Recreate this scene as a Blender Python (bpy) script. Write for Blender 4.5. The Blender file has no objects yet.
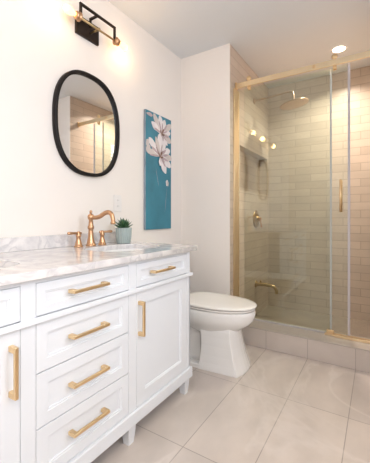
import bpy, bmesh, math, random
from mathutils import Vector, Matrix
random.seed(7)
PI = math.pi
C = bpy.context.scene.collection
sc = bpy.context.scene

# ------------------------------------------------------------------ camera
cam_d = bpy.data.cameras.new('camera')
cam = bpy.data.objects.new('camera', cam_d); C.objects.link(cam)
cam.location = (1.5285, 0.0, 1.03)
cam.rotation_euler = (PI/2, 0, 0.5631)
cam_d.sensor_fit = 'HORIZONTAL'; cam_d.sensor_width = 36.0
cam_d.lens = 36.0*306.07/370.0
cam_d.shift_y = -14.65/370.0
cam_d.clip_start = 0.02
sc.camera = cam

# ------------------------------------------------------------------ world, exposure
w = bpy.data.worlds.new('world'); sc.world = w; w.use_nodes = True
w.node_tree.nodes['Background'].inputs[0].default_value = (0.80, 0.88, 1.0, 1)
w.node_tree.nodes['Background'].inputs[1].default_value = 1.0
sc.view_settings.view_transform = 'Standard'
sc.view_settings.look = 'None'
sc.view_settings.exposure = 0.06
sc.view_settings.gamma = 1.0
sc.view_settings.use_curve_mapping = False

# ------------------------------------------------------------------ room dimensions
H = 2.476          # ceiling
YB = 2.353         # short wall and shower curb front
XS = 0.482         # shower left wall
XE = 1.61          # shower right wall
YS = 3.417         # shower back wall
XR = 2.25          # room right wall
YF = -1.35         # wall behind the camera
WY0, WY1, WZ0, WZ1 = 0.55, 1.38, 1.05, 2.30   # window in the right wall
FILL_WY0, FILL_WY1 = -1.10, -0.20                      # unseen second window, added as a fill light source

def area(name, loc, rot, sx, sy, power, col, shape='RECTANGLE', spread=PI):
    l = bpy.data.lights.new(name, 'AREA'); l.shape = shape; l.size = sx
    if shape in ('RECTANGLE', 'ELLIPSE'): l.size_y = sy
    l.energy = power; l.color = col; l.spread = spread
    o = bpy.data.objects.new(name, l); C.objects.link(o)
    o.location = loc; o.rotation_euler = rot
    return o
# daylight through the window in the right wall, and fill light at the added second window
area('window_daylight', (XR+0.16, (WY0+WY1)/2, (WZ0+WZ1)/2), (0, PI/2, 0), WZ1-WZ0, WY1-WY0, 24, (0.86, 0.93, 1.0))
area('added_window_fill', (XR+0.16, (FILL_WY0+FILL_WY1)/2, (WZ0+WZ1)/2), (0, PI/2, 0), WZ1-WZ0, FILL_WY1-FILL_WY0, 40, (0.94, 0.96, 1.0))
CAN_POWER = 15.0
FILL_CAN_POWER = 17.0  # unseen ceiling light added behind the camera to fill the room
BULB_POWER = 0.9

# ------------------------------------------------------------------ materials
def newmat(name):
    m = bpy.data.materials.new(name); m.use_nodes = True
    nt = m.node_tree; b = nt.nodes['Principled BSDF']
    return m, nt, b
def N(nt, t, **kw):
    n = nt.nodes.new(t)
    for k, v in kw.items(): setattr(n, k, v)
    return n
def mat(name, col, rough=0.5, metal=0.0, var=0.03, scale=8.0, coat=0.0, bump=0.0, bscale=60.0, spec=0.5):
    m, nt, b = newmat(name)
    tc = N(nt, 'ShaderNodeTexCoord'); nz = N(nt, 'ShaderNodeTexNoise')
    nz.inputs['Scale'].default_value = scale; nz.inputs['Detail'].default_value = 3
    nt.links.new(tc.outputs['Object'], nz.inputs['Vector'])
    mr = N(nt, 'ShaderNodeMix', data_type='RGBA')
    c0 = [max(0, c*(1-var)) for c in col]; c1 = [min(1, c*(1+var)) for c in col]
    mr.inputs[6].default_value = (*c0, 1); mr.inputs[7].default_value = (*c1, 1)
    nt.links.new(nz.outputs['Fac'], mr.inputs[0]); nt.links.new(mr.outputs[2], b.inputs['Base Color'])
    b.inputs['Roughness'].default_value = rough; b.inputs['Metallic'].default_value = metal
    b.inputs['Coat Weight'].default_value = coat; b.inputs['Specular IOR Level'].default_value = spec
    if bump:
        n2 = N(nt, 'ShaderNodeTexNoise'); n2.inputs['Scale'].default_value = bscale
        nt.links.new(tc.outputs['Object'], n2.inputs['Vector'])
        bp = N(nt, 'ShaderNodeBump'); bp.inputs['Strength'].default_value = bump; bp.inputs['Distance'].default_value = 0.01
        nt.links.new(n2.outputs['Fac'], bp.inputs['Height']); nt.links.new(bp.outputs[0], b.inputs['Normal'])
    return m

def brickmat(name, axes, bw, rh, mortar, c1, c2, cm, off, offx, offy, rough, veins=0.0, vcol=(1, 1, 1), streak=(1, 1, 1), bump=0.3, tone=0.1):
    """Tiles laid out in world metres; axes picks the two world axes that run along and across a course."""
    m, nt, b = newmat(name)
    tc = N(nt, 'ShaderNodeTexCoord'); sp = N(nt, 'ShaderNodeSeparateXYZ'); nt.links.new(tc.outputs['Object'], sp.inputs[0])
    cb = N(nt, 'ShaderNodeCombineXYZ')
    nt.links.new(sp.outputs[axes[0]], cb.inputs[0]); nt.links.new(sp.outputs[axes[1]], cb.inputs[1])
    ad = N(nt, 'ShaderNodeVectorMath', operation='SUBTRACT'); ad.inputs[1].default_value = (offx-20*bw, offy-20*rh, 0)
    nt.links.new(cb.outputs[0], ad.inputs[0])
    br = N(nt, 'ShaderNodeTexBrick', offset=off, offset_frequency=2, squash=1.0)
    br.inputs['Scale'].default_value = 1.0; br.inputs['Brick Width'].default_value = bw; br.inputs['Row Height'].default_value = rh
    br.inputs['Mortar Size'].default_value = mortar; br.inputs['Mortar Smooth'].default_value = 0.2
    br.inputs['Color1'].default_value = (*c1, 1); br.inputs['Color2'].default_value = (*c2, 1); br.inputs['Mortar'].default_value = (*cm, 1)
    nt.links.new(ad.outputs[0], br.inputs['Vector'])
    # broad tonal drift of the glaze plus veins
    mp = N(nt, 'ShaderNodeMapping'); mp.inputs['Scale'].default_value = streak
    nt.links.new(tc.outputs['Object'], mp.inputs[0])
    nz = N(nt, 'ShaderNodeTexNoise'); nz.inputs['Scale'].default_value = 6; nz.inputs['Detail'].default_value = 4
    nt.links.new(mp.outputs[0], nz.inputs['Vector'])
    rp = N(nt, 'ShaderNodeMapRange'); rp.inputs[1].default_value = 0.3; rp.inputs[2].default_value = 0.7
    rp.inputs[3].default_value = 1-tone; rp.inputs[4].default_value = 1+tone
    nt.links.new(nz.outputs['Fac'], rp.inputs[0])
    mu = N(nt, 'ShaderNodeVectorMath', operation='SCALE'); nt.links.new(br.outputs['Color'], mu.inputs[0]); nt.links.new(rp.outputs[0], mu.inputs['Scale'])
    out = mu.outputs[0]
    if veins:
        wv = N(nt, 'ShaderNodeTexNoise'); wv.inputs['Scale'].default_value = 1.6; wv.inputs['Detail'].default_value = 6; wv.inputs['Distortion'].default_value = 1.2
        nt.links.new(mp.outputs[0], wv.inputs['Vector'])
        ab = N(nt, 'ShaderNodeMath', operation='SUBTRACT'); ab.inputs[1].default_value = 0.5; nt.links.new(wv.outputs['Fac'], ab.inputs[0])
        a2 = N(nt, 'ShaderNodeMath', operation='ABSOLUTE'); nt.links.new(ab.outputs[0], a2.inputs[0])
        r2 = N(nt, 'ShaderNodeMapRange'); r2.inputs[1].default_value = 0.0; r2.inputs[2].default_value = 0.03; r2.inputs[3].default_value = veins; r2.inputs[4].default_value = 0
        nt.links.new(a2.outputs[0], r2.inputs[0])
        mx = N(nt, 'ShaderNodeMix', data_type='RGBA'); nt.links.new(r2.outputs[0], mx.inputs[0]); nt.links.new(out, mx.inputs[6]); mx.inputs[7].default_value = (*vcol, 1)
        out = mx.outputs[2]
    nt.links.new(out, b.inputs['Base Color'])
    b.inputs['Roughness'].default_value = rough
    bp = N(nt, 'ShaderNodeBump'); bp.inputs['Strength'].default_value = bump; bp.inputs['Distance'].default_value = 0.003; bp.invert = True
    nt.links.new(br.outputs['Fac'], bp.inputs['Height']); nt.links.new(bp.outputs[0], b.inputs['Normal'])
    return m

def marble(name, base, vein, scale=3.0, rough=0.12):
    m, nt, b = newmat(name)
    tc = N(nt, 'ShaderNodeTexCoord')
    n0 = N(nt, 'ShaderNodeTexNoise'); n0.inputs['Scale'].default_value = scale; n0.inputs['Detail'].default_value = 7; n0.inputs['Distortion'].default_value = 1.5
    nt.links.new(tc.outputs['Object'], n0.inputs['Vector'])
    s = N(nt, 'ShaderNodeMath', operation='SUBTRACT'); s.inputs[1].default_value = 0.5; nt.links.new(n0.outputs['Fac'], s.inputs[0])
    a = N(nt, 'ShaderNodeMath', operation='ABSOLUTE'); nt.links.new(s.outputs[0], a.inputs[0])
    r = N(nt, 'ShaderNodeMapRange'); r.inputs[1].default_value = 0; r.inputs[2].default_value = 0.07; r.inputs[3].default_value = 0.55; r.inputs[4].default_value = 0
    nt.links.new(a.outputs[0], r.inputs[0])
    n1 = N(nt, 'ShaderNodeTexNoise'); n1.inputs['Scale'].default_value = scale*2.4; n1.inputs['Detail'].default_value = 6
    nt.links.new(tc.outputs['Object'], n1.inputs['Vector'])
    r1 = N(nt, 'ShaderNodeMapRange'); r1.inputs[1].default_value = 0.4; r1.inputs[2].default_value = 0.7; r1.inputs[3].default_value = 0; r1.inputs[4].default_value = 0.6
    nt.links.new(n1.outputs['Fac'], r1.inputs[0])
    mx = N(nt, 'ShaderNodeMath', operation='MAXIMUM'); nt.links.new(r.outputs[0], mx.inputs[0]); nt.links.new(r1.outputs[0], mx.inputs[1])
    mi = N(nt, 'ShaderNodeMix', data_type='RGBA'); mi.inputs[6].default_value = (*base, 1); mi.inputs[7].default_value = (*vein, 1)
    nt.links.new(mx.outputs[0], mi.inputs[0]); nt.links.new(mi.outputs[2], b.inputs['Base Color'])
    b.inputs['Roughness'].default_value = rough
    return m

def glassmat(name, tint, ior=1.5, rough=0.0, gl=(1, 1, 1)):
    m = bpy.data.materials.new(name); m.use_nodes = True; nt = m.node_tree; nt.nodes.clear()
    o = N(nt, 'ShaderNodeOutputMaterial'); t = N(nt, 'ShaderNodeBsdfTransparent'); t.inputs[0].default_value = (*tint, 1)
    g = N(nt, 'ShaderNodeBsdfGlossy'); g.inputs['Roughness'].default_value = rough; g.inputs[0].default_value = (*gl, 1)
    f = N(nt, 'ShaderNodeFresnel')
    # same reflectance on the entering and the leaving face of a thin parallel sheet
    ge = N(nt, 'ShaderNodeNewGeometry'); mr = N(nt, 'ShaderNodeMapRange'); mr.inputs[3].default_value = ior; mr.inputs[4].default_value = 1/ior
    nt.links.new(ge.outputs['Backfacing'], mr.inputs[0]); nt.links.new(mr.outputs[0], f.inputs[0])
    x = N(nt, 'ShaderNodeMixShader'); nt.links.new(f.outputs[0], x.inputs[0]); nt.links.new(t.outputs[0], x.inputs[1]); nt.links.new(g.outputs[0], x.inputs[2])
    nt.links.new(x.outputs[0], o.inputs[0])
    return m
def emis(name, col, st):
    m, nt, b = newmat(name)
    b.inputs['Base Color'].default_value = (*col, 1); b.inputs['Emission Color'].default_value = (*col, 1); b.inputs['Emission Strength'].default_value = st
    return m

M = {}
M['wall'] = mat('warm_white_wall_paint', (0.85, 0.795, 0.748), 0.6, var=0.01, bump=0.05, bscale=180)
M['ceil'] = mat('ceiling_paint', (0.73, 0.745, 0.765), 0.7, var=0.01)
M['cab'] = mat('white_cabinet_lacquer', (0.755, 0.78, 0.82), 0.32, var=0.008)
M['cabin'] = mat('cabinet_inner', (0.35, 0.35, 0.36), 0.6)
M['gold'] = mat('brushed_gold', (0.84, 0.62, 0.36), 0.28, 1.0, var=0.06, scale=30)
M['palegold'] = mat('champagne_gold', (0.84, 0.68, 0.45), 0.30, 1.0, var=0.04, scale=20)
M['brass'] = mat('aged_brass', (0.50, 0.36, 0.19), 0.32, 1.0, var=0.08, scale=30)
M['rose'] = mat('satin_rose_gold', (0.60, 0.45, 0.34), 0.35, 1.0, var=0.05, scale=30)
M['bronze'] = mat('brushed_bronze', (0.58, 0.345, 0.20), 0.32, 1.0, var=0.08, scale=40)
M['black'] = mat('black_metal', (0.008, 0.006, 0.006), 0.5, 0.0, var=0.1, spec=0.25)
M['darkbronze'] = mat('dark_bronze_metal', (0.035, 0.022, 0.016), 0.35, 0.6, var=0.15)
M['mirror'], _nt, _b = newmat('mirror_silver'); _b.inputs['Base Color'].default_value = (0.90, 0.91, 0.91, 1); _b.inputs['Metallic'].default_value = 1; _b.inputs['Roughness'].default_value = 0.01
M['porcelain'] = mat('white_porcelain', (0.82, 0.81, 0.80), 0.10, var=0.005, coat=0.4)
M['seat'] = mat('warm_white_plastic', (0.84, 0.81, 0.78), 0.22, var=0.005)
M['marble'] = marble('grey_veined_marble', (0.80, 0.775, 0.765), (0.43, 0.42, 0.45), 5.5, 0.10)
M['plastic'] = mat('white_plastic', (0.82, 0.79, 0.77), 0.35, var=0.005)
M['slot'] = mat('dark_slot', (0.25, 0.24, 0.23), 0.5)
M['floor'] = brickmat('porcelain_floor_tile', (0, 1), 0.305, 0.617, 0.0022, (0.56, 0.495, 0.455), (0.62, 0.545, 0.495), (0.35, 0.30, 0.27), 0.0, 0.7894, 1.7709, 0.28,
                      veins=0.35, vcol=(0.76, 0.69, 0.65), streak=(1.0, 0.55, 1), bump=0.2, tone=0.10)
M['curb'] = brickmat('curb_tile', (0, 2), 0.305, 0.5, 0.0022, (0.56, 0.50, 0.46), (0.60, 0.53, 0.485), (0.38, 0.33, 0.30), 0.0, 0.7894, 0.0, 0.3, veins=0.12, vcol=(0.62, 0.57, 0.54), bump=0.2, tone=0.05)
T1, T2, TM = (0.62, 0.515, 0.43), (0.55, 0.45, 0.37), (0.40, 0.32, 0.255)
M['tile_y'] = brickmat('shower_tile_back', (0, 2), 0.3048, 0.0762, 0.0024, T1, T2, TM, 0.5, 1.385, 0.03, 0.36, streak=(0.8, 1, 1.6), bump=0.4, tone=0.05)
M['tile_x'] = brickmat('shower_tile_side', (1, 2), 0.3048, 0.0762, 0.0024, T1, T2, TM, 0.5, 2.40, 0.03, 0.36, streak=(1, 0.8, 1.6), bump=0.4, tone=0.05)
M['pan'] = brickmat('shower_floor_tile', (0, 1), 0.0508, 0.0508, 0.002, (0.34, 0.28, 0.225), (0.31, 0.255, 0.205), (0.25, 0.20, 0.16), 0.5, 0, 0, 0.35, bump=0.3)
M['glass'] = glassmat('clear_green_glass', (0.955, 0.99, 0.97), 1.42)
M['pane'] = glassmat('window_glass', (0.98, 0.99, 1.0), 1.45)
M['sill'] = mat('beige_stone_sill', (0.46, 0.41, 0.37), 0.3, var=0.04)
M['seal'] = mat('translucent_vinyl_seal', (0.52, 0.49, 0.51), 0.3, var=0.01)
M['bulb'] = emis('warm_bulb_glow', (1.0, 0.60, 0.20), 3.2)
M['can'] = emis('warm_lens_glow', (1.0, 0.84, 0.62), 12.0)
M['pot'] = mat('pale_mint_glaze', (0.36, 0.435, 0.43), 0.25, var=0.14, scale=14, coat=0.5)
M['soil'] = mat('dark_soil', (0.05, 0.035, 0.025), 0.9, var=0.4, scale=80)
M['leaf'] = mat('succulent_green', (0.045, 0.12, 0.05), 0.4, var=0.5, scale=25)
M['teal'] = mat('teal_paint', (0.040, 0.205, 0.285), 0.55, var=0.45, scale=5)
M['petal'] = mat('white_petal_paint', (0.78, 0.73, 0.735), 0.6, var=0.22, scale=22)
M['petalshade'] = mat('rose_grey_petal_paint', (0.48, 0.37, 0.39), 0.6, var=0.25, scale=25)
M['stamen'] = mat('brown_stamen_paint', (0.23, 0.13, 0.09), 0.6, var=0.3, scale=40)
M['buff'] = mat('buff_paint', (0.62, 0.555, 0.53), 0.6, var=0.15, scale=22)
M['canvasedge'] = mat('lilac_grey_canvas_edge', (0.26, 0.31, 0.36), 0.7, var=0.35, scale=10)
M['trim'] = mat('white_trim_paint', (0.82, 0.81, 0.80), 0.4, var=0.01)
M['steel'] = mat('dark_drain_metal', (0.16, 0.12, 0.08), 0.4, 0.8)

# ------------------------------------------------------------------ mesh helpers
class MB:
    def __init__(s): s.bm = bmesh.new()
    def _faces(s, vs, fs, mi=0, smooth=False):
        v = [s.bm.verts.new(p) for p in vs]; out = []
        for f in fs:
            try: q = s.bm.faces.new([v[i] for i in f]); q.material_index = mi; q.smooth = smooth; out.append(q)
            except ValueError: pass
        return v, out
    def box(s, x0, x1, y0, y1, z0, z1, bevel=0.0, mi=0, seg=2):
        vs = [(x, y, z) for z in (z0, z1) for y in (y0, y1) for x in (x0, x1)]
        v, f = s._faces(vs, [(0, 2, 3, 1), (4, 5, 7, 6), (0, 1, 5, 4), (2, 6, 7, 3), (0, 4, 6, 2), (1, 3, 7, 5)], mi)
        if bevel:
            ed = list({e for q in f for e in q.edges})
            r = bmesh.ops.bevel(s.bm, geom=ed, offset=bevel, segments=seg, affect='EDGES', profile=0.5)
            for q in r['faces']: q.material_index = mi; q.smooth = True
        return s
    def loft(s, rings, cap0=True, cap1=True, mi=0, smooth=True, closed=True):
        n = len(rings[0]); vs = [s.bm.verts.new(p) for r in rings for p in r]
        for i in range(len(rings)-1):
            for j in range(n if closed else n-1):
                k = (j+1) % n
                q = s.bm.faces.new((vs[i*n+j], vs[i*n+k], vs[(i+1)*n+k], vs[(i+1)*n+j])); q.smooth = smooth; q.material_index = mi
        if cap0: q = s.bm.faces.new(vs[:n][::-1]); q.material_index = mi
        if cap1: q = s.bm.faces.new(vs[-n:]); q.material_index = mi
        return s
    def lathe(s, prof, origin=(0, 0, 0), axis=(0, 0, 1), n=24, mi=0, cap=True):
        """prof: (radius, height) along axis"""
        a = Vector(axis).normalized(); u = a.orthogonal().normalized(); w_ = a.cross(u); o = Vector(origin)
        rings = [[o + a*h + (u*math.cos(2*PI*j/n) + w_*math.sin(2*PI*j/n))*max(r, 1e-4) for j in range(n)] for r, h in prof]
        return s.loft(rings, cap, cap, mi)
    def tube(s, pts, rad, n=12, mi=0, square=False):
        pts = [Vector(p) for p in pts]; R = rad if isinstance(rad, (list, tuple)) else [rad]*len(pts)
        rings = []; up = None
        for i, p in enumerate(pts):
            t = (pts[min(i+1, len(pts)-1)] - pts[max(i-1, 0)]).normalized()
            if up is None: up = t.orthogonal().normalized()
            up = (up - t*up.dot(t)).normalized(); w_ = t.cross(up)
            rings.append([p + (up*math.cos(2*PI*j/n) + w_*math.sin(2*PI*j/n))*R[i] for j in range(n)])
        return s.loft(rings, mi=mi)
    def build(s, name, mats, parent=None, loc=None):
        bmesh.ops.recalc_face_normals(s.bm, faces=s.bm.faces)
        me = bpy.data.meshes.new(name); s.bm.to_mesh(me); s.bm.free()
        for m in (mats if isinstance(mats, (list, tuple)) else [mats]): me.materials.append(m)
        o = bpy.data.objects.new(name, me); C.objects.link(o)
        if parent: o.parent = parent
        if loc: o.location = loc
        return o
def smoothpath(pts, sub=6):
    P = [Vector(p) for p in pts]; out = []
    for i in range(len(P)-1):
        p0, p1, p2, p3 = P[max(i-1, 0)], P[i], P[i+1], P[min(i+2, len(P)-1)]
        for k in range(sub):
            t = k/sub
            out.append(0.5*((2*p1) + (p2-p0)*t + (2*p0-5*p1+4*p2-p3)*t*t + (3*p1-p0-3*p2+p3)*t**3))
    out.append(P[-1]); return out
def thing(name, label, cat, loc=(0, 0, 0), group=None):
    o = bpy.data.objects.new(name, None); C.objects.link(o); o.empty_display_size = 0.05
    o.location = loc; o['label'] = label; o['category'] = cat
    if group: o['group'] = group
    return o
def tag(o, label, cat, group=None):
    o['label'] = label; o['category'] = cat
    if group: o['group'] = group
    return o
def struct(name, mb, m):
    o = mb.build(name, m); o['kind'] = 'structure'; return o
def copy_tree(o, parent=None):
    c = o.copy(); C.objects.link(c)
    if parent: c.parent = parent
    for ch in o.children: copy_tree(ch, c)
    return c
def curve_mesh(name, splines, ext, m, parent=None, bev=0.0):
    """flat outline(s) in XY (holes allowed) given thickness, turned into a mesh"""
    cu = bpy.data.curves.new(name, 'CURVE'); cu.dimensions = '2D'; cu.fill_mode = 'BOTH'; cu.extrude = ext/2; cu.bevel_depth = bev; cu.bevel_resolution = 2
    for sp in splines:
        s_ = cu.splines.new('POLY'); s_.points.add(len(sp)-1); s_.use_cyclic_u = True
        for p, (x, y) in zip(s_.points, sp): p.co = (x, y, 0, 1)
    t = bpy.data.objects.new(name, cu); C.objects.link(t)
    dg = bpy.context.evaluated_depsgraph_get(); me = bpy.data.meshes.new_from_object(t.evaluated_get(dg))
    bpy.data.objects.remove(t); me.name = name; me.materials.clear(); me.materials.append(m)
    o = bpy.data.objects.new(name, me); C.objects.link(o)
    if parent: o.parent = parent
    return o
def superel(a, b, n, cnt=64, cx=0, cy=0):
    out = []
    for k in range(cnt):
        t = 2*PI*k/cnt; c, s_ = math.cos(t), math.sin(t)
        out.append((cx+a*math.copysign(abs(c)**(2/n), c), cy+b*math.copysign(abs(s_)**(2/n), s_)))
    return out

# ------------------------------------------------------------------ room shell
struct('floor', MB().box(-0.1, XR+0.1, YF-0.1, YB+0.02, -0.1, 0), M['floor'])
struct('ceiling', MB().box(-0.1, XR+0.1, YF-0.1, YS+0.1, H, H+0.1), M['ceil'])
struct('wall_left', MB().box(-0.1, 0, YF-0.1, YS+0.1, 0, H), M['wall'])
b = MB().box(0, XS, YB, YB+0.008, 0, H); b.box(0, XS-0.10, YB+0.008, YS, 0, H)
struct('wall_back_left', b, M['wall'])
# tiled side wall of the shower with its recessed niche
NY0, NY1, NZ0, NZ1 = 2.58, 3.368, 1.273, 1.673
b = MB()
b.box(XS-0.10, XS, YB+0.008, YS, 0, NZ0); b.box(XS-0.10, XS, YB+0.008, YS, NZ1, H)
b.box(XS-0.10, XS, YB+0.008, NY0, NZ0, NZ1); b.box(XS-0.10, XS, NY1, YS, NZ0, NZ1)
b.box(XS-0.10, XS-0.09, NY0, NY1, NZ0, NZ1)
struct('wall_shower_left', b, M['tile_x'])
struct('wall_shower_back', MB().box(XS-0.1, XE+0.1, YS, YS+0.1, 0, H), M['tile_y'])
struct('wall_shower_right', MB().box(XE, XE+0.08, YB+0.008, YS, 0, H), M['tile_x'])
b = MB().box(XE, XR, YB, YB+0.008, 0, H); b.box(XE+0.08, XR, YB+0.008, YS, 0, H)
struct('wall_back_right', b, M['wall'])
b = MB()
for y0, y1 in ((YF-0.1, FILL_WY0), (FILL_WY1, WY0), (WY1, YS+0.1)): b.box(XR, XR+0.1, y0, y1, 0, H)
for y0, y1 in ((FILL_WY0, FILL_WY1), (WY0, WY1)): b.box(XR, XR+0.1, y0, y1, 0, WZ0); b.box(XR, XR+0.1, y0, y1, WZ1, H)
struct('wall_right', b, M['wall'])
DX0, DX1, DZ = 0.75, 1.60, 2.05
b = MB()
b.box(0, DX0, YF-0.1, YF, 0, H); b.box(DX1, XR, YF-0.1, YF, 0, H); b.box(DX0, DX1, YF-0.1, YF, DZ, H)
struct('wall_front', b, M['wall'])
def window(name, y0w, y1w):
    wf = MB()
    for (y0, y1, z0, z1) in ((y0w, y0w+.05, WZ0, WZ1), (y1w-.05, y1w, WZ0, WZ1), (y0w, y1w, WZ0, WZ0+.05), (y0w, y1w, WZ1-.05, WZ1),
                             ((y0w+y1w)/2-.015, (y0w+y1w)/2+.015, WZ0, WZ1), (y0w, y1w, WZ0+.40, WZ0+.42), (y0w, y1w, WZ0+.80, WZ0+.82)):
        wf.box(XR+0.03, XR+0.07, y0, y1, z0, z1)
    wo = struct(name, wf, M['trim'])
    MB().box(XR+0.046, XR+0.052, y0w+.04, y1w-.04, WZ0+.04, WZ1-.04).build('window_pane', M['pane'], wo)
window('window_1', WY0, WY1); window('window_added_fill', FILL_WY0, FILL_WY1)  # the second one is made up, an opening for the fill light
df = MB()
def dring(k, y): return [(DX0+.004+k, y, .004+k), (DX1-.004-k, y, .004+k), (DX1-.004-k, y, DZ-.004-k), (DX0+.004+k, y, DZ-.004-k)]
df.loft([dring(0, YF-.06), dring(0, YF-.02), dring(.11, YF-.02), dring(.12, YF-.03)], smooth=False)
do = struct('door_1', df, M['trim'])
MB().lathe([(.025, 0), (.025, .006), (.010, .012), (.010, .035), (.026, .045), (.026, .06), (.012, .068)], (DX0+.07, YF-.0199, 1.0), (0, 1, 0), 20).build('door_knob', M['gold'], do)
b = MB()
for x0, x1, z0, z1 in ((DX0-.07, DX0, 0, DZ+.07), (DX1, DX1+.07, 0, DZ+.07), (DX0, DX1, DZ, DZ+.07)): b.box(x0, x1, YF, YF+.015, z0, z1, .003)
struct('trim_2', b, M['trim'])
# tile skirting below the short wall and behind the toilet
struct('baseboard_back', MB().box(0.012, XS, YB-0.012, YB, 0, 0.10, 0.002), M['curb'])
struct('baseboard_left', MB().box(0, 0.012, 1.56, YB, 0, 0.10, 0.002), M['curb'])
struct('baseboard_right', MB().box(XE, XR, YB-0.012, YB, 0, 0.10, 0.002), M['curb'])
# shower floor and curb
struct('floor_shower', MB().box(XS, XE, YB+0.2, YS, -0.1, 0.035), M['pan'])
b = MB().box(XS, XE, YB, YB+0.225, 0, 0.142)
struct('shower_curb', b, M['curb'])
cap = struct('trim_1', MB().box(XS, XE, YB-0.003, YB+0.230, 0.142, 0.152, 0.002), M['sill'])

# ------------------------------------------------------------------ double vanity
F = 0.59; VY0, VY1 = 0.06, 1.54; VT = 0.831; VB = 0.09
van = thing('double_vanity', 'long white double vanity cabinet with gold bar pulls under the marble countertop', 'bathroom vanity', (0.3, 0.8, 0))
def vb_(name, mb, m, parent=van):
    o = mb.build(name, m); o.parent = parent
    if parent is van: o.location = (-0.3, -0.8, 0)
    return o
b = MB(); b.box(0.005, 0.572, VY0+.004, VY1-.004, VB+.004, 0.69); b.box(0.005, 0.02, VY0+.004, VY1-.004, .69, VT-.002)
b.box(0.55, 0.572, VY0+.004, VY1-.004, .69, VT-.002); b.box(0.005, .55, VY0+.004, VY0+.02, .69, VT-.002); b.box(0.005, .55, VY1-.02, VY1-.004, .69, VT-.002)
vb_('carcass', b, M['cab'])
b = MB()
for y0, y1 in ((VY0, .092), (.531, .581), (1.018, 1.068), (1.508, VY1)): b.box(.572, F, y0, y1, VB, VT-.001, .0012)
b.box(.572, F-.0005, VY0, VY1, .815, VT-.001); b.box(.572, F-.0005, VY0, VY1, VB, .152)
vb_('face_frame', b, M['cab'])
b = MB(); b.box(F-.002, F+.014, VY0-.012, VY1+.014, .684, .704, .004); b.box(.01, F+.012, VY1-.002, VY1+.014, .684, .704, .004)
vb_('middle_moulding', b, M['cab'])
b = MB(); b.box(F-.002, F+.012, VY0-.008, VY1+.012, VB, .148, .004); b.box(.01, F+.01, VY1-.002, VY1+.012, VB, .148, .004)
vb_('base_moulding', b, M['cab'])
# end panel with a recessed field
b = MB()
b.box(.01, .07, VY1-.006, VY1+.002, .15, .684); b.box(F-.065, F, VY1-.006, VY1+.002, .15, .684); b.box(.07, F-.065, VY1-.006, VY1+.002, .62, .684); b.box(.07, F-.065, VY1-.006, VY1+.002, .15, .21)
vb_('end_panel', b, M['cab'])
for y0 in (VY0+.002, .533, 1.02, VY1-.05):
    for x0 in (F-.048, .03):
        b = MB(); rings = []
        for z, s_ in ((VB+.002, .0), (.06, .001), (0, .007)):
            rings.append([(x0+s_, y0+s_, z), (x0+.046-s_, y0+s_, z), (x0+.046-s_, y0+.048-s_, z), (x0+s_, y0+.048-s_, z)])
        b.loft(rings, smooth=False); vb_('leg', b, M['cab'])
def front(name, y0, y1, z0, z1, bd):
    """shaker front: flat border with a stepped, recessed field"""
    g = .0018; y0 += g; y1 -= g; z0 += g; z1 -= g; xb = .5725
    def ring(x, i): return [(x, y0+i, z0+i), (x, y1-i, z0+i), (x, y1-i, z1-i), (x, y0+i, z1-i)]
    b = MB(); b.loft([ring(xb, 0), ring(F-.001, 0), ring(F, .001), ring(F, bd), ring(F-.003, bd+.0015), ring(F-.0035, bd+.006), ring(F-.009, bd+.008)], smooth=False)
    return vb_(name, b, M['cab'])
def pull(parent, y, z, ln, vertical):
    b = MB(); h = ln/2; r = .0055; X = F+.030
    def bx(a0, a1, x0, x1, wd):
        if vertical: b.box(x0, x1, y-wd, y+wd, z+a0, z+a1, .0018)
        else: b.box(x0, x1, y+a0, y+a1, z-wd, z+wd, .0018)
    bx(-h, h, X-.005, X+.006, .0058)
    for s_ in (-1, 1):
        c_ = s_*(h-.009); bx(c_-.009, c_+.009, F-.0002, X-.004, .0068)
    o = b.build('handle', M['gold'], parent); return o
fd = front('drawer', .092, .531, .704, .815, .030); pull(fd, .31, .762, .172, False)
fd = front('drawer', 1.068, 1.508, .704, .815, .030); pull(fd, 1.254, .763, .172, False)
for z0, z1, bd, zp in ((.704, .815, .030, .764), (.517, .684, .038, .602), (.335, .517, .040, .428), (.152, .335, .040, .255)):
    fd = front('drawer', .581, 1.018, z0, z1, bd); pull(fd, .788, zp, .170, False)
fd = front('door', .092, .531, .152, .684, .058); pull(fd, .500, .565, .155, True)
fd = front('door', 1.068, 1.508, .152, .684, .058); pull(fd, 1.086, .561, .160, True)

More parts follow.
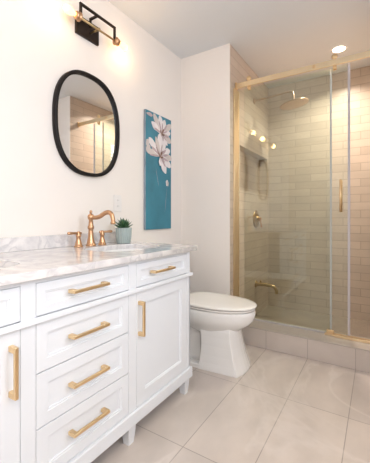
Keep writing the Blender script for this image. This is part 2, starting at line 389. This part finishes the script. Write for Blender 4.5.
# ------------------------------------------------------------------ countertop with two sink cut-outs and a backsplash
S1 = (0.325, 1.272); S2 = (0.325, 0.425)
ct = thing('countertop', 'long white and grey veined marble countertop with a low backsplash', 'countertop', (0.3, 0.8, VT))
def holes(a, b_): return [superel(a, b_, 3.2, 48, c[0], c[1]) for c in (S1, S2)]
outer = [(0.003, 0.02), (0.612, 0.02), (0.615, 0.023), (0.615, 1.583), (0.612, 1.586), (0.003, 1.586)]
slab = curve_mesh('slab', [outer] + holes(.155, .215), .026, M['marble'], ct, .0012)
slab.location = (-0.3, -0.8, .0142)
b = MB().box(0.002, .022, .02, 1.586, VT+.0285, VT+.098, .002); bo = b.build('backsplash', M['marble'], ct); bo.location = (-.3, -.8, -VT)
def sink(loc, label):
    o = thing('sink', label, 'sink', (loc[0], loc[1], .70), 'undermount sinks in the marble countertop')
    b = MB(); prof = [(1.0, .131), (1.0, .128), (.985, .06), (.90, .015), (.6, .003), (.15, 0.0)]
    rings = [[(x, y, z) for x, y in superel(.152*s_, .212*s_, 3.0, 40)] for s_, z in prof]
    b.loft(rings, cap0=False, cap1=True)
    out = [[(x, y, z) for x, y in superel(.152*s_+.008, .212*s_+.008, 3.0, 40)] for s_, z in ((1, .131), (.99, .05), (.9, .004), (.3, -.008))]
    b.loft(out, cap0=False); 
    n = 40; b.loft([[(x, y, .131) for x, y in superel(.152, .212, 3.0, 40)], [(x, y, .131) for x, y in superel(.16, .22, 3.0, 40)]], cap0=False, cap1=False)
    b.build('basin', M['porcelain'], o)
    MB().lathe([(.004, .0), (.02, .003), (.022, .001)], (0, 0, .002)).build('drain', M['bronze'], o)
    return o
sink(S1, 'white oval undermount sink in front of the gold faucet'); sink(S2, 'white oval undermount sink cut by the left edge of the picture')

# ------------------------------------------------------------------ faucet
fa = thing('faucet', 'brushed copper gold widespread faucet with gooseneck spout on the marble countertop', 'faucet', (0.10, 1.226, VT+.0288))
MB().lathe([(.030, 0), (.030, .005), (.025, .010), (.0225, .022), (.0165, .05), (.0135, .085), (.0135, .095), (.018, .102), (.0185, .112), (.0145, .120), (.0125, .132), (.012, .150), (.0175, .158), (.019, .172), (.0165, .182), (.009, .187), (.006, .190)], n=28).build('body', M['bronze'], fa)
MB().lathe([(.006, .188), (.005, .192), (.0085, .197), (.0085, .203), (.004, .209), (.0005, .211)], n=18).build('finial', M['bronze'], fa)
b = MB(); pth = smoothpath([(0.005, 0.002, .170), (.030, .006, .166), (.062, .012, .172), (.095, .018, .190), (.122, .023, .196), (.142, .027, .184), (.150, .029, .160), (.152, .029, .140)])
rr = [.0115 + .0015*math.sin(i/len(pth)*PI) for i in range(len(pth))]; rr[-1] = .0125; rr[-3] = .0112
b.tube(pth, rr, 14); b.lathe([(.0125, 0), (.0145, .004), (.0145, .012), (.012, .016)], (.152, .029, .128), n=18)
b.build('spout', M['bronze'], fa)
for sy in (-1, 1):
    b = MB().lathe([(.025, 0), (.025, .005), (.0205, .009), (.018, .022), (.0125, .042), (.0115, .055), (.015, .060), (.015, .066), (.0105, .072), (.0115, .082), (.006, .088)], (0, sy*.088, 0), n=24)
    hd = b.build('handle', M['bronze'], fa)
    c = Vector((0, sy*.088, .078)); d = Vector((-.12, -1.0, .03)).normalized() if sy < 0 else Vector((.30, .95, .03)).normalized()
    MB().tube([c-d*.020, c-d*.017, c+d*.0, c+d*.03, c+d*.052, c+d*.064, c+d*.068], [.003, .0072, .0078, .0068, .0085, .0075, .002], 12).build('lever', M['bronze'], hd)

# ------------------------------------------------------------------ potted succulent
ps = thing('potted_succulent', 'small green succulent in a pale mint ceramic pot on the countertop', 'plant', (0.135, 1.463, VT+.0288))
b = MB(); fl = []
def fluted(r, z, k=0.0018):
    return [((r+k*math.cos(18*t))*1*math.cos(t), (r+k*math.cos(18*t))*math.sin(t), z) for t in [2*PI*j/108 for j in range(108)]]
b.loft([fluted(.040, 0), fluted(.044, .003), fluted(.0485, .05), fluted(.051, .096, .001), fluted(.0515, .100, 0), fluted(.047, .100, 0), fluted(.045, .086, 0)], cap0=True, cap1=False)
b.build('pot', M['pot'], ps)
MB().lathe([(.0455, .085), (.044, .089), (.02, .093), (.001, .094)], n=24).build('soil', M['soil'], ps)
b = MB()
for ring_, (cnt, tilt, ln) in enumerate(((11, 16, .066), (10, 36, .066), (8, 56, .060), (5, 75, .050))):
    for k in range(cnt):
        a = 2*PI*(k+ring_*.4)/cnt + random.uniform(-.1, .1); t = math.radians(tilt+random.uniform(-8, 8)); L = ln*random.uniform(.85, 1.15)
        d = Vector((math.cos(a)*math.cos(t), math.sin(a)*math.cos(t), math.sin(t))); sd = Vector((-math.sin(a), math.cos(a), 0)); nn = d.cross(sd)
        o0 = Vector((0, 0, .094)) + d*.004; rings = []
        for u, w_ in ((0, .5), (.25, .85), (.55, 1.0), (.8, .6), (1.0, .05)):
            c_ = o0 + d*L*u + Vector((0, 0, 1))*(.010*u*u); W = .0105*w_; T_ = .0035*w_
            rings.append([c_+sd*W, c_+nn*T_, c_-sd*W, c_-nn*T_])
        b.loft(rings)
b.build('foliage', M['leaf'], ps)

# ------------------------------------------------------------------ mirrors
def mirror(y, label):
    o = thing('mirror', label, 'mirror', (0, y, 1.597), 'black framed mirrors above the vanity')
    b = MB(); A, Bh = .250, .316; n = 2.45; cnt = 96
    def ring(k, x): return [(x, yy, zz) for yy, zz in superel(A-k, Bh-k, n, cnt)]
    rg = [ring(.001, .001), ring(0, .004), ring(0, .026), ring(.003, .030), ring(.017, .030), ring(.020, .027), ring(.020, .012)]
    b.loft(rg, cap0=False, cap1=False); b.loft([ring(.001, .001), ring(.2, .001)], cap0=False, cap1=True)
    b.build('frame', M['black'], o)
    b = MB(); b.loft([ring(.0195, .010), ring(.0195, .0135)], smooth=False); b.build('glass', M['mirror'], o)
    return o
mirror(1.289, 'black framed oval wall mirror reflecting the tiled shower, above the gold faucet')
mirror(0.340, 'black framed oval mirror farther left, seen only in the shower glass reflection')

# ------------------------------------------------------------------ wall lamps
def sconce(y, label):
    o = thing('wall_lamp', label, 'wall lamp', (0, y, 2.172), 'two bulb wall lamps above the mirrors')
    MB().box(.001, .018, -.108, .066, -.047, .068, .003).build('backplate', M['darkbronze'], o)
    b = MB(); X = .085; r = .0065
    y0, y1, z0, z1 = -.138, .142, .0, .088
    b.box(X-r, X+r, y0, y1, z1-2*r, z1, .001); b.box(X-r, X+r, y0, y0+2*r, z0, z1, .001); b.box(X-r, X+r, y1-2*r, y1, z0, z1, .001)
    b.box(.016, X, -.012, 0, z1-2*r, z1, .001); b.box(.016, .026, -.012, 0, .03, z1, .001)
    b.build('frame', M['darkbronze'], o)
    b = MB(); b.tube([(X, y0-.01, 0), (X, y1+.01, 0)], .0065, 12); b.tube([(.016, 0, 0), (X, 0, 0)], .006, 12); b.lathe([(.009, 0), (.009, .02)], (X-.01, 0, 0), (1, 0, 0), 14)
    b.build('arm', M['brass'], o)
    for s_, yy in ((-1, y0), (1, y1)):
        k = MB().lathe([(.008, 0), (.014, .003), (.026, .010), (.027, .014), (.020, .018), (.023, .026), (.023, .034), (.016, .042)], (X, yy-s_*.010, 0), (0, s_, 0), 20).build('socket', M['bronze'], o)
        b = MB().lathe([(.011, 0), (.013, .012), (.020, .028), (.0245, .045), (.0235, .060), (.015, .072), (.001, .077)], (X, yy+s_*.030, 0), (0, s_, 0), 20)
        b.build('bulb', M['bulb'], o)
        l = bpy.data.lights.new('bulb_light', 'POINT'); l.energy = BULB_POWER; l.color = (1.0, .66, .34); l.shadow_soft_size = .03
        lo = bpy.data.objects.new('bulb_light', l); C.objects.link(lo); lo.parent = o; lo.location = (X+.01, yy+s_*.135, 0)
    return o
sconce(1.297, 'black and gold two bulb wall lamp above the oval mirror')
sconce(0.345, 'black and gold wall lamp farther left, seen only in the shower glass')

# ------------------------------------------------------------------ canvas picture
CY0, CY1, CZ0, CZ1 = 1.822, 2.163, .930, 1.858; CX = .022
b = MB(); b.box(.002, CX, CY0, CY1, CZ0, CZ1, .002, 5)
for f_ in b.bm.faces:
    if f_.normal.length == 0: f_.normal_update()
    c_ = f_.calc_center_median()
    if c_.x > CX-.0005: f_.material_index = 0
def petal(cy, cz, ang, ln, wd, mi=1, lay=0, curl=.0):
    """cy, cz in 0..1 of the canvas; ang in degrees (0 = to the right)"""
    a = math.radians(ang); X = CX+.0004+.0003*lay; Y0 = CY0+(CY1-CY0)*cy; Z0 = CZ0+(CZ1-CZ0)*cz; pts = []
    for k in range(20):
        t = 2*PI*k/20; u = (1-math.cos(t))/2; v = math.sin(t)*wd*(.5+.75*u)*.8*(1-.45*u**5)*(1+.10*math.sin(5*t+ang))
        x = u*ln; v += curl*u*u*ln
        yy = Y0+x*math.cos(a)-v*math.sin(a); zz = Z0+x*math.sin(a)+v*math.cos(a)
        pts.append((X, min(max(yy, CY0+.002), CY1-.002), min(max(zz, CZ0+.002), CZ1-.002)))
    v = [b.bm.verts.new(p) for p in pts]; f_ = b.bm.faces.new(v); f_.material_index = mi
L_ = 0
for (cy, cz, ps_) in ((.60, .845, ((128, .175, .040, 4), (100, .150, .042, 1), (155, .150, .040, 1), (70, .130, .040, 1), (38, .170, .040, 4), (14, .125, .034, 1), (340, .140, .044, 4), (312, .115, .030, 1), (275, .085, .034, 1), (225, .08, .03, 4))),
                      (.52, .640, ((172, .190, .036, 4), (140, .190, .046, 1), (92, .185, .044, 1), (112, .160, .030, 4), (62, .150, .036, 1), (28, .155, .046, 1), (2, .165, .042, 4), (335, .165, .046, 1), (300, .155, .046, 1), (268, .080, .024, 1)))):
    for i, (an, ln, wd, mm) in enumerate(ps_):
        petal(cy, cz, an, ln, wd, mm, L_); L_ += .8
        petal(cy, cz, an+9, ln*.70, wd*.30, 2, L_, .06); L_ += .5
        petal(cy, cz, an-8, ln*.45, wd*.18, 3, L_, -.05) if i % 3 == 1 else None
    petal(cy-.01, cz-.01, 62, .060, .012, 3, L_+1); petal(cy-.02, cz-.015, 15, .045, .011, 3, L_+2); petal(cy-.02, cz-.01, 115, .040, .010, 3, L_+2); petal(cy, cz, 330, .03, .009, 3, L_+2)
petal(.02, .70, 60, .06, .03, 4, 2); petal(.0, .66, 40, .07, .03, 4, 3)
petal(.80, .385, 80, .055, .024, 1, 5); petal(.86, .385, 105, .045, .020, 4, 6); petal(.02, .97, 0, .08, .02, 2, 1)
petal(.36, .54, 285, .16, .0022, 2, 2); petal(.82, .385, 262, .22, .0018, 2, 2)
pic = b.build('canvas_picture', [M['teal'], M['petal'], M['petalshade'], M['stamen'], M['buff'], M['canvasedge']])
tag(pic, 'tall narrow teal canvas with two white magnolia flowers hanging on the white wall', 'picture')

# ------------------------------------------------------------------ wall outlet
ou = thing('wall_outlet', 'white wall outlet plate between the faucet and the succulent', 'outlet', (0, 1.543, 1.124))
MB().box(.0005, .006, -.036, .036, -.058, .058, .002).build('cover_plate', M['plastic'], ou)
for zz in (-.02, .02): 
    b = MB().box(.005, .008, -.016, .016, zz-.014, zz+.014, .002); b.box(.0078, .0084, -.007, -.005, zz-.005, zz+.005, 0, 1); b.box(.0078, .0084, .005, .007, zz-.005, zz+.005, 0, 1)
    b.build('socket', [M['plastic'], M['slot']], ou)

# ------------------------------------------------------------------ toilet
TY = 1.955
to = thing('toilet', 'white toilet with closed lid between the vanity and the shower', 'toilet', (.42, TY, 0))
def egg(xb, xf, hw, n=2.3, cnt=48, back=None):
    """plan outline: blunt at the back, rounder at the front"""
    cx_ = xb+(xf-xb)*.42; out = []
    for k in range(cnt):
        t = 2*PI*k/cnt; c, s_ = math.cos(t), math.sin(t)
        if c >= 0: x = cx_+(xf-cx_)*abs(c)**(2/n)
        else: x = cx_-(cx_-xb)*abs(c)**(2/(back or n+1.2))
        e = n if c >= 0 else (back or n+1.2)
        out.append((x-.42, math.copysign(abs(s_)**(2/e), s_)*hw))
    return out
def eggring(z, *a, **k): return [(x, y, z) for x, y in egg(*a, **k)]
# china body: skirted foot rising into the bowl
b = MB(); rings = []
for z, xb, xf, hw in ((.215, .46, .700, .095), (.240, .40, .716, .108), (.262, .32, .735, .122), (.285, .22, .768, .142), (.310, .17, .805, .162), (.340, .145, .828, .176), (.375, .14, .838, .183), (.395, .14, .838, .183), (.404, .145, .834, .179)):
    rings.append(eggring(z, xb, xf, hw, 2.15))
b.loft(rings); b.build('bowl', M['porcelain'], to)
b = MB(); rings = []   # faceted foot that flares to the floor
for z, xb, xc, xn, hb, hc in ((0, .492, .766, .790, .150, .126), (.010, .492, .766, .790, .150, .126), (.05, .498, .752, .776, .141, .120), (.10, .503, .736, .760, .132, .114), (.16, .505, .722, .745, .125, .108), (.22, .500, .712, .734, .121, .105), (.262, .49, .708, .730, .120, .104), (.285, .49, .706, .728, .112, .098)):
    e_ = .006
    rings.append([(xb-.42, -hb, z), (xc-e_-.42, -hc-.001, z), (xc-.42, -hc+e_, z), (xc+(xn-xc)*.75-.42, -hc*.5, z), (xn-.42, -.02, z), (xn-.42, .02, z), (xc+(xn-xc)*.75-.42, hc*.5, z), (xc-.42, hc-e_, z), (xc-e_-.42, hc+.001, z), (xb-.42, hb, z)])
b.loft(rings, smooth=False); b.build('foot', M['porcelain'], to)
b = MB(); b.loft([[(x-.42, y, z) for x, y in ((.10, -.150+k), (.52, -.146+k), (.52, .146-k), (.10, .150-k))] for z, k in ((0, 0), (.022, 0), (.028, .006))], smooth=False)
b.loft([[(x, y, z) for x, y in egg(.11, .56, hw, 2.6)] for z, hw in ((.02, .105), (.06, .085), (.16, .078), (.24, .085), (.30, .110), (.34, .13))])
b.build('trapway_base', M['porcelain'], to)
def slabegg(name, z0, z1, xb, xf, hw, m, dome=0.0):
    b = MB(); n_ = 2.15; r_ = .004
    rg = [eggring(z0, xb+r_, xf-r_, hw-r_, n_), eggring(z0+r_, xb, xf, hw, n_), eggring(z1-r_, xb, xf, hw, n_), eggring(z1, xb+r_, xf-r_, hw-r_, n_)]
    if dome: rg += [eggring(z1+dome*.6, xb+.03, xf-.04, hw-.035, n_), eggring(z1+dome, xb+.12, xf-.15, hw-.11, n_)]
    b.loft(rg); return b.build(name, m, to)
slabegg('seat', .409, .420, .30, .836, .183, M['seat'])
slabegg('lid', .4255, .439, .29, .845, .188, M['seat'], .005)
for sy in (-.07, .07): MB().tube([(.285-.42, sy-.02, .428), (.285-.42, sy+.02, .428)], .011, 14).build('hinge', M['seat'], to)
b = MB().box(.035-.42, .215-.42, -.180, .180, .405, .715, .02, 0, 3); b.build('tank', M['porcelain'], to)
b = MB().box(.028-.42, .222-.42, -.186, .186, .7155, .740, .008); tl = b.build('tank_lid', M['porcelain'], to)
b = MB().lathe([(.012, 0), (.014, .004), (.008, .012), (.006, .018)], (.215-.42, -.12, .66), (1, 0, 0), 16); b.tube([(.232-.42, -.12, .66), (.238-.42, -.09, .655), (.236-.42, -.055, .65)], .005, 10)
b.build('flush_lever', M['gold'], to)

# ------------------------------------------------------------------ shower fixtures
GY = 2.524      # fixed panel
DY = 2.500      # sliding panel
RZ0, RZ1 = 2.138, 2.180
RY = 2.476
ra = thing('shower_rail', 'pale gold top rail spanning the shower opening', 'shower rail', ((XS+XE)/2, RY, RZ0))
def P(mb, name, m, parent):
    o = mb.build(name, m, parent); o.location = -parent.location; return o
P(MB().box(XS+.014, XE-.014, RY-.007, RY+.007, RZ0, RZ1, .002), 'rail', M['palegold'], ra)
for x0, x1 in ((XS+.0005, XS+.018), (XE-.018, XE-.0005)): P(MB().box(x0, x1, RY-.015, RY+.012, RZ0-.008, RZ1+.008, .003), 'end_bracket', M['gold'], ra)
for x in (1.118,): P(MB().lathe([(.012, 0), (.013, .004), (.008, .010)], (x, RY-.007, (RZ0+RZ1)/2+.003), (0, -1, 0), 16), 'rail_bolt', M['gold'], ra)

fp = thing('fixed_glass_panel', 'fixed clear glass shower panel held in a gold wall channel, left side', 'glass panel', (.86, GY, .152))
P(MB().box(XS+.012, 1.222, GY-.004, GY+.004, .163, 2.134), 'glass', M['glass'], fp)
b = MB(); b.box(XS+.0005, XS+.011, GY-.100, GY-.006, .1625, RZ0-.010, .002); b.box(XS+.0005, XS+.012, GY+.006, GY+.014, .1625, RZ0-.010, .002); b.box(XS+.0005, XS+.011, GY-.006, GY+.006, .1625, RZ0-.010)
P(b, 'wall_channel', M['palegold'], fp)
P(MB().box(XS+.03, 1.195, GY-.008, GY+.008, .1525, .164, .001), 'bottom_seal', M['seal'], fp)
P(MB().box(1.222, 1.235, GY-.005, GY+.005, .163, 2.134, .001), 'edge_seal', M['seal'], fp)
b = MB(); b.box(1.203, 1.250, DY-.018, GY+.010, .1625, .169, .001); b.box(1.203, 1.250, DY-.018, DY-.007, .168, .192, .002); b.box(1.203, 1.250, DY+.007, GY-.006, .168, .186, .001); P(b, 'bottom_guide', M['gold'], fp)

tr = MB().box(1.19, XE-.002, DY-.020, GY+.012, .1525, .162, .002); tr.box(1.26, XE-.002, DY-.034, DY-.022, .1525, .170, .001)
tag(tr.build('threshold_track', M['palegold']), 'pale gold threshold strip along the top of the shower curb', 'threshold strip')

sd = thing('sliding_glass_door', 'frameless glass sliding shower door slid left, with gold rollers and bar handle', 'shower door', (.96, DY, .17))
P(MB().box(.555, 1.342, DY-.004, DY+.004, .172, 2.134), 'glass', M['glass'], sd)
P(MB().box(1.342, 1.358, DY-.006, DY+.006, .172, 2.134, .001), 'edge_seal', M['seal'], sd)
for x in (.603, 1.258):
    b = MB()
    for z, r in ((RZ1+.021, .0195), (RZ0-.014, .012)):
        b.lathe([(r*.8, 0), (r, .003), (r, .012), (r*.55, .014)], (x, RY+.007, z), (0, -1, 0), 24)
        b.tube([(x, RY, z), (x, DY+.002, z)], .006, 10)
    ro = P(b, 'roller', M['gold'], sd)
    P(MB().box(x-.012, x+.012, DY-.010, DY-.0045, RZ0-.03, RZ1+.03, .002), 'hanger', M['gold'], sd)
b = MB()
for s_ in (-1, 1):
    yy = DY+s_*.034
    b.tube([(1.298, yy, 1.065), (1.298, yy, 1.300)], .0075, 14)
    for z in (1.095, 1.270): b.tube([(1.298, DY+s_*.003, z), (1.298, yy, z)], .006, 10)
P(b, 'handle', M['gold'], sd)

sh = thing('rain_shower', 'round gold rain shower head on a wall arm near the ceiling', 'shower head', (XS, 2.95, 2.185))
P(MB().lathe([(.030, 0), (.030, .004), (.018, .010), (.012, .014)], (XS+.0005, 2.95, 2.185), (1, 0, 0), 24), 'flange', M['rose'], sh)
P(MB().tube(smoothpath([(XS+.004, 2.95, 2.185), (.60, 2.95, 2.19), (.72, 2.95, 2.198), (.835, 2.95, 2.202), (.858, 2.95, 2.180), (.861, 2.95, 2.110)]), .0095, 12), 'arm', M['rose'], sh)
P(MB().lathe([(.004, .042), (.013, .040), (.015, .024), (.026, .016), (.10, .010), (.128, .006), (.130, 0), (.126, -.004), (.118, -.005), (.002, -.006)], (.866, 2.95, 2.078), (-.14, -.05, 1), 40), 'head', M['rose'], sh)

va = thing('shower_valve', 'round gold shower valve with lever handle on the tiled wall', 'shower valve', (XS, 3.0, 1.008))
P(MB().lathe([(.088, 0), (.088, .003), (.080, .008), (.035, .012), (.028, .016), (.026, .032), (.018, .036)], (XS+.0005, 3.0, 1.008), (1, 0, 0), 32), 'escutcheon', M['brass'], va)
b = MB().lathe([(.017, .03), (.019, .036), (.019, .052), (.012, .058)], (XS, 3.0, 1.008), (1, 0, 0), 20); b.tube([(XS+.046, 3.0, 1.008), (XS+.052, 3.0, .97), (XS+.060, 3.0, .925)], [.008, .007, .009], 10)
P(b, 'lever', M['bronze'], va)
sp_ = thing('tub_spout', 'gold curved spout low on the shower wall', 'spout', (XS, 3.0, .352))
P(MB().lathe([(.036, 0), (.036, .004), (.026, .010), (.022, .020)], (XS+.0005, 3.0, .352), (1, 0, 0), 24), 'flange', M['brass'], sp_)
P(MB().tube(smoothpath([(XS+.01, 3.0, .352), (XS+.07, 3.0, .355), (XS+.14, 3.0, .354), (XS+.185, 3.0, .340), (XS+.205, 3.0, .312), (XS+.209, 3.0, .280)]), [.019]*6+[.0175]*6+[.0165]*6+[.0155]*13, 14), 'spout', M['brass'], sp_)
P(MB().lathe([(.006, 0), (.006, .012), (.010, .016), (.010, .022), (.003, .026)], (XS+.05, 3.0, .368), (0, 0, 1), 14), 'diverter_knob', M['brass'], sp_)

b = MB().box(1.17, 1.33, 2.845, 2.925, .0352, .040, .001); b.box(1.18, 1.32, 2.855, 2.915, .0395, .0415, 0, 1)
tag(b.build('shower_drain', [M['gold'], M['steel']]), 'small dark rectangular drain grate set in the shower floor', 'drain')

def can(x, y, label, power):
    o = thing('recessed_light', label, 'ceiling light', (x, y, H), 'round recessed ceiling lights')
    MB().lathe([(.066, 0), (.066, -.003), (.060, -.006), (.050, -.004), (.050, 0)], (0, 0, -.0003), n=36, cap=False).build('trim_ring', M['trim'], o)
    MB().lathe([(.050, 0), (.050, -.0025), (.002, -.003)], (0, 0, -.0003), n=36).build('lens', M['can'], o)
    l = bpy.data.lights.new('can_light', 'AREA'); l.shape = 'DISK'; l.size = .10; l.energy = power; l.color = (1.0, .86, .72); l.spread = 2.5
    lo = bpy.data.objects.new('can_light', l); C.objects.link(lo); lo.parent = o; lo.location = (0, 0, -.009)
can(1.243, 2.937, 'round lit recessed ceiling light above the shower', CAN_POWER)
can(2.0, -.35, 'added round recessed fill light behind the camera, outside the picture', FILL_CAN_POWER)

hk = thing('robe_hook', 'small dark gold robe hook on the white wall, seen in the oval mirror', 'hook', (1.79, YB, 1.90))
P(MB().lathe([(.018, 0), (.018, .004), (.010, .008), (.008, .03), (.014, .036), (.013, .044), (.004, .047)], (1.79, YB-.0005, 1.90), (0, -1, 0), 20), 'peg', M['gold'], hk)
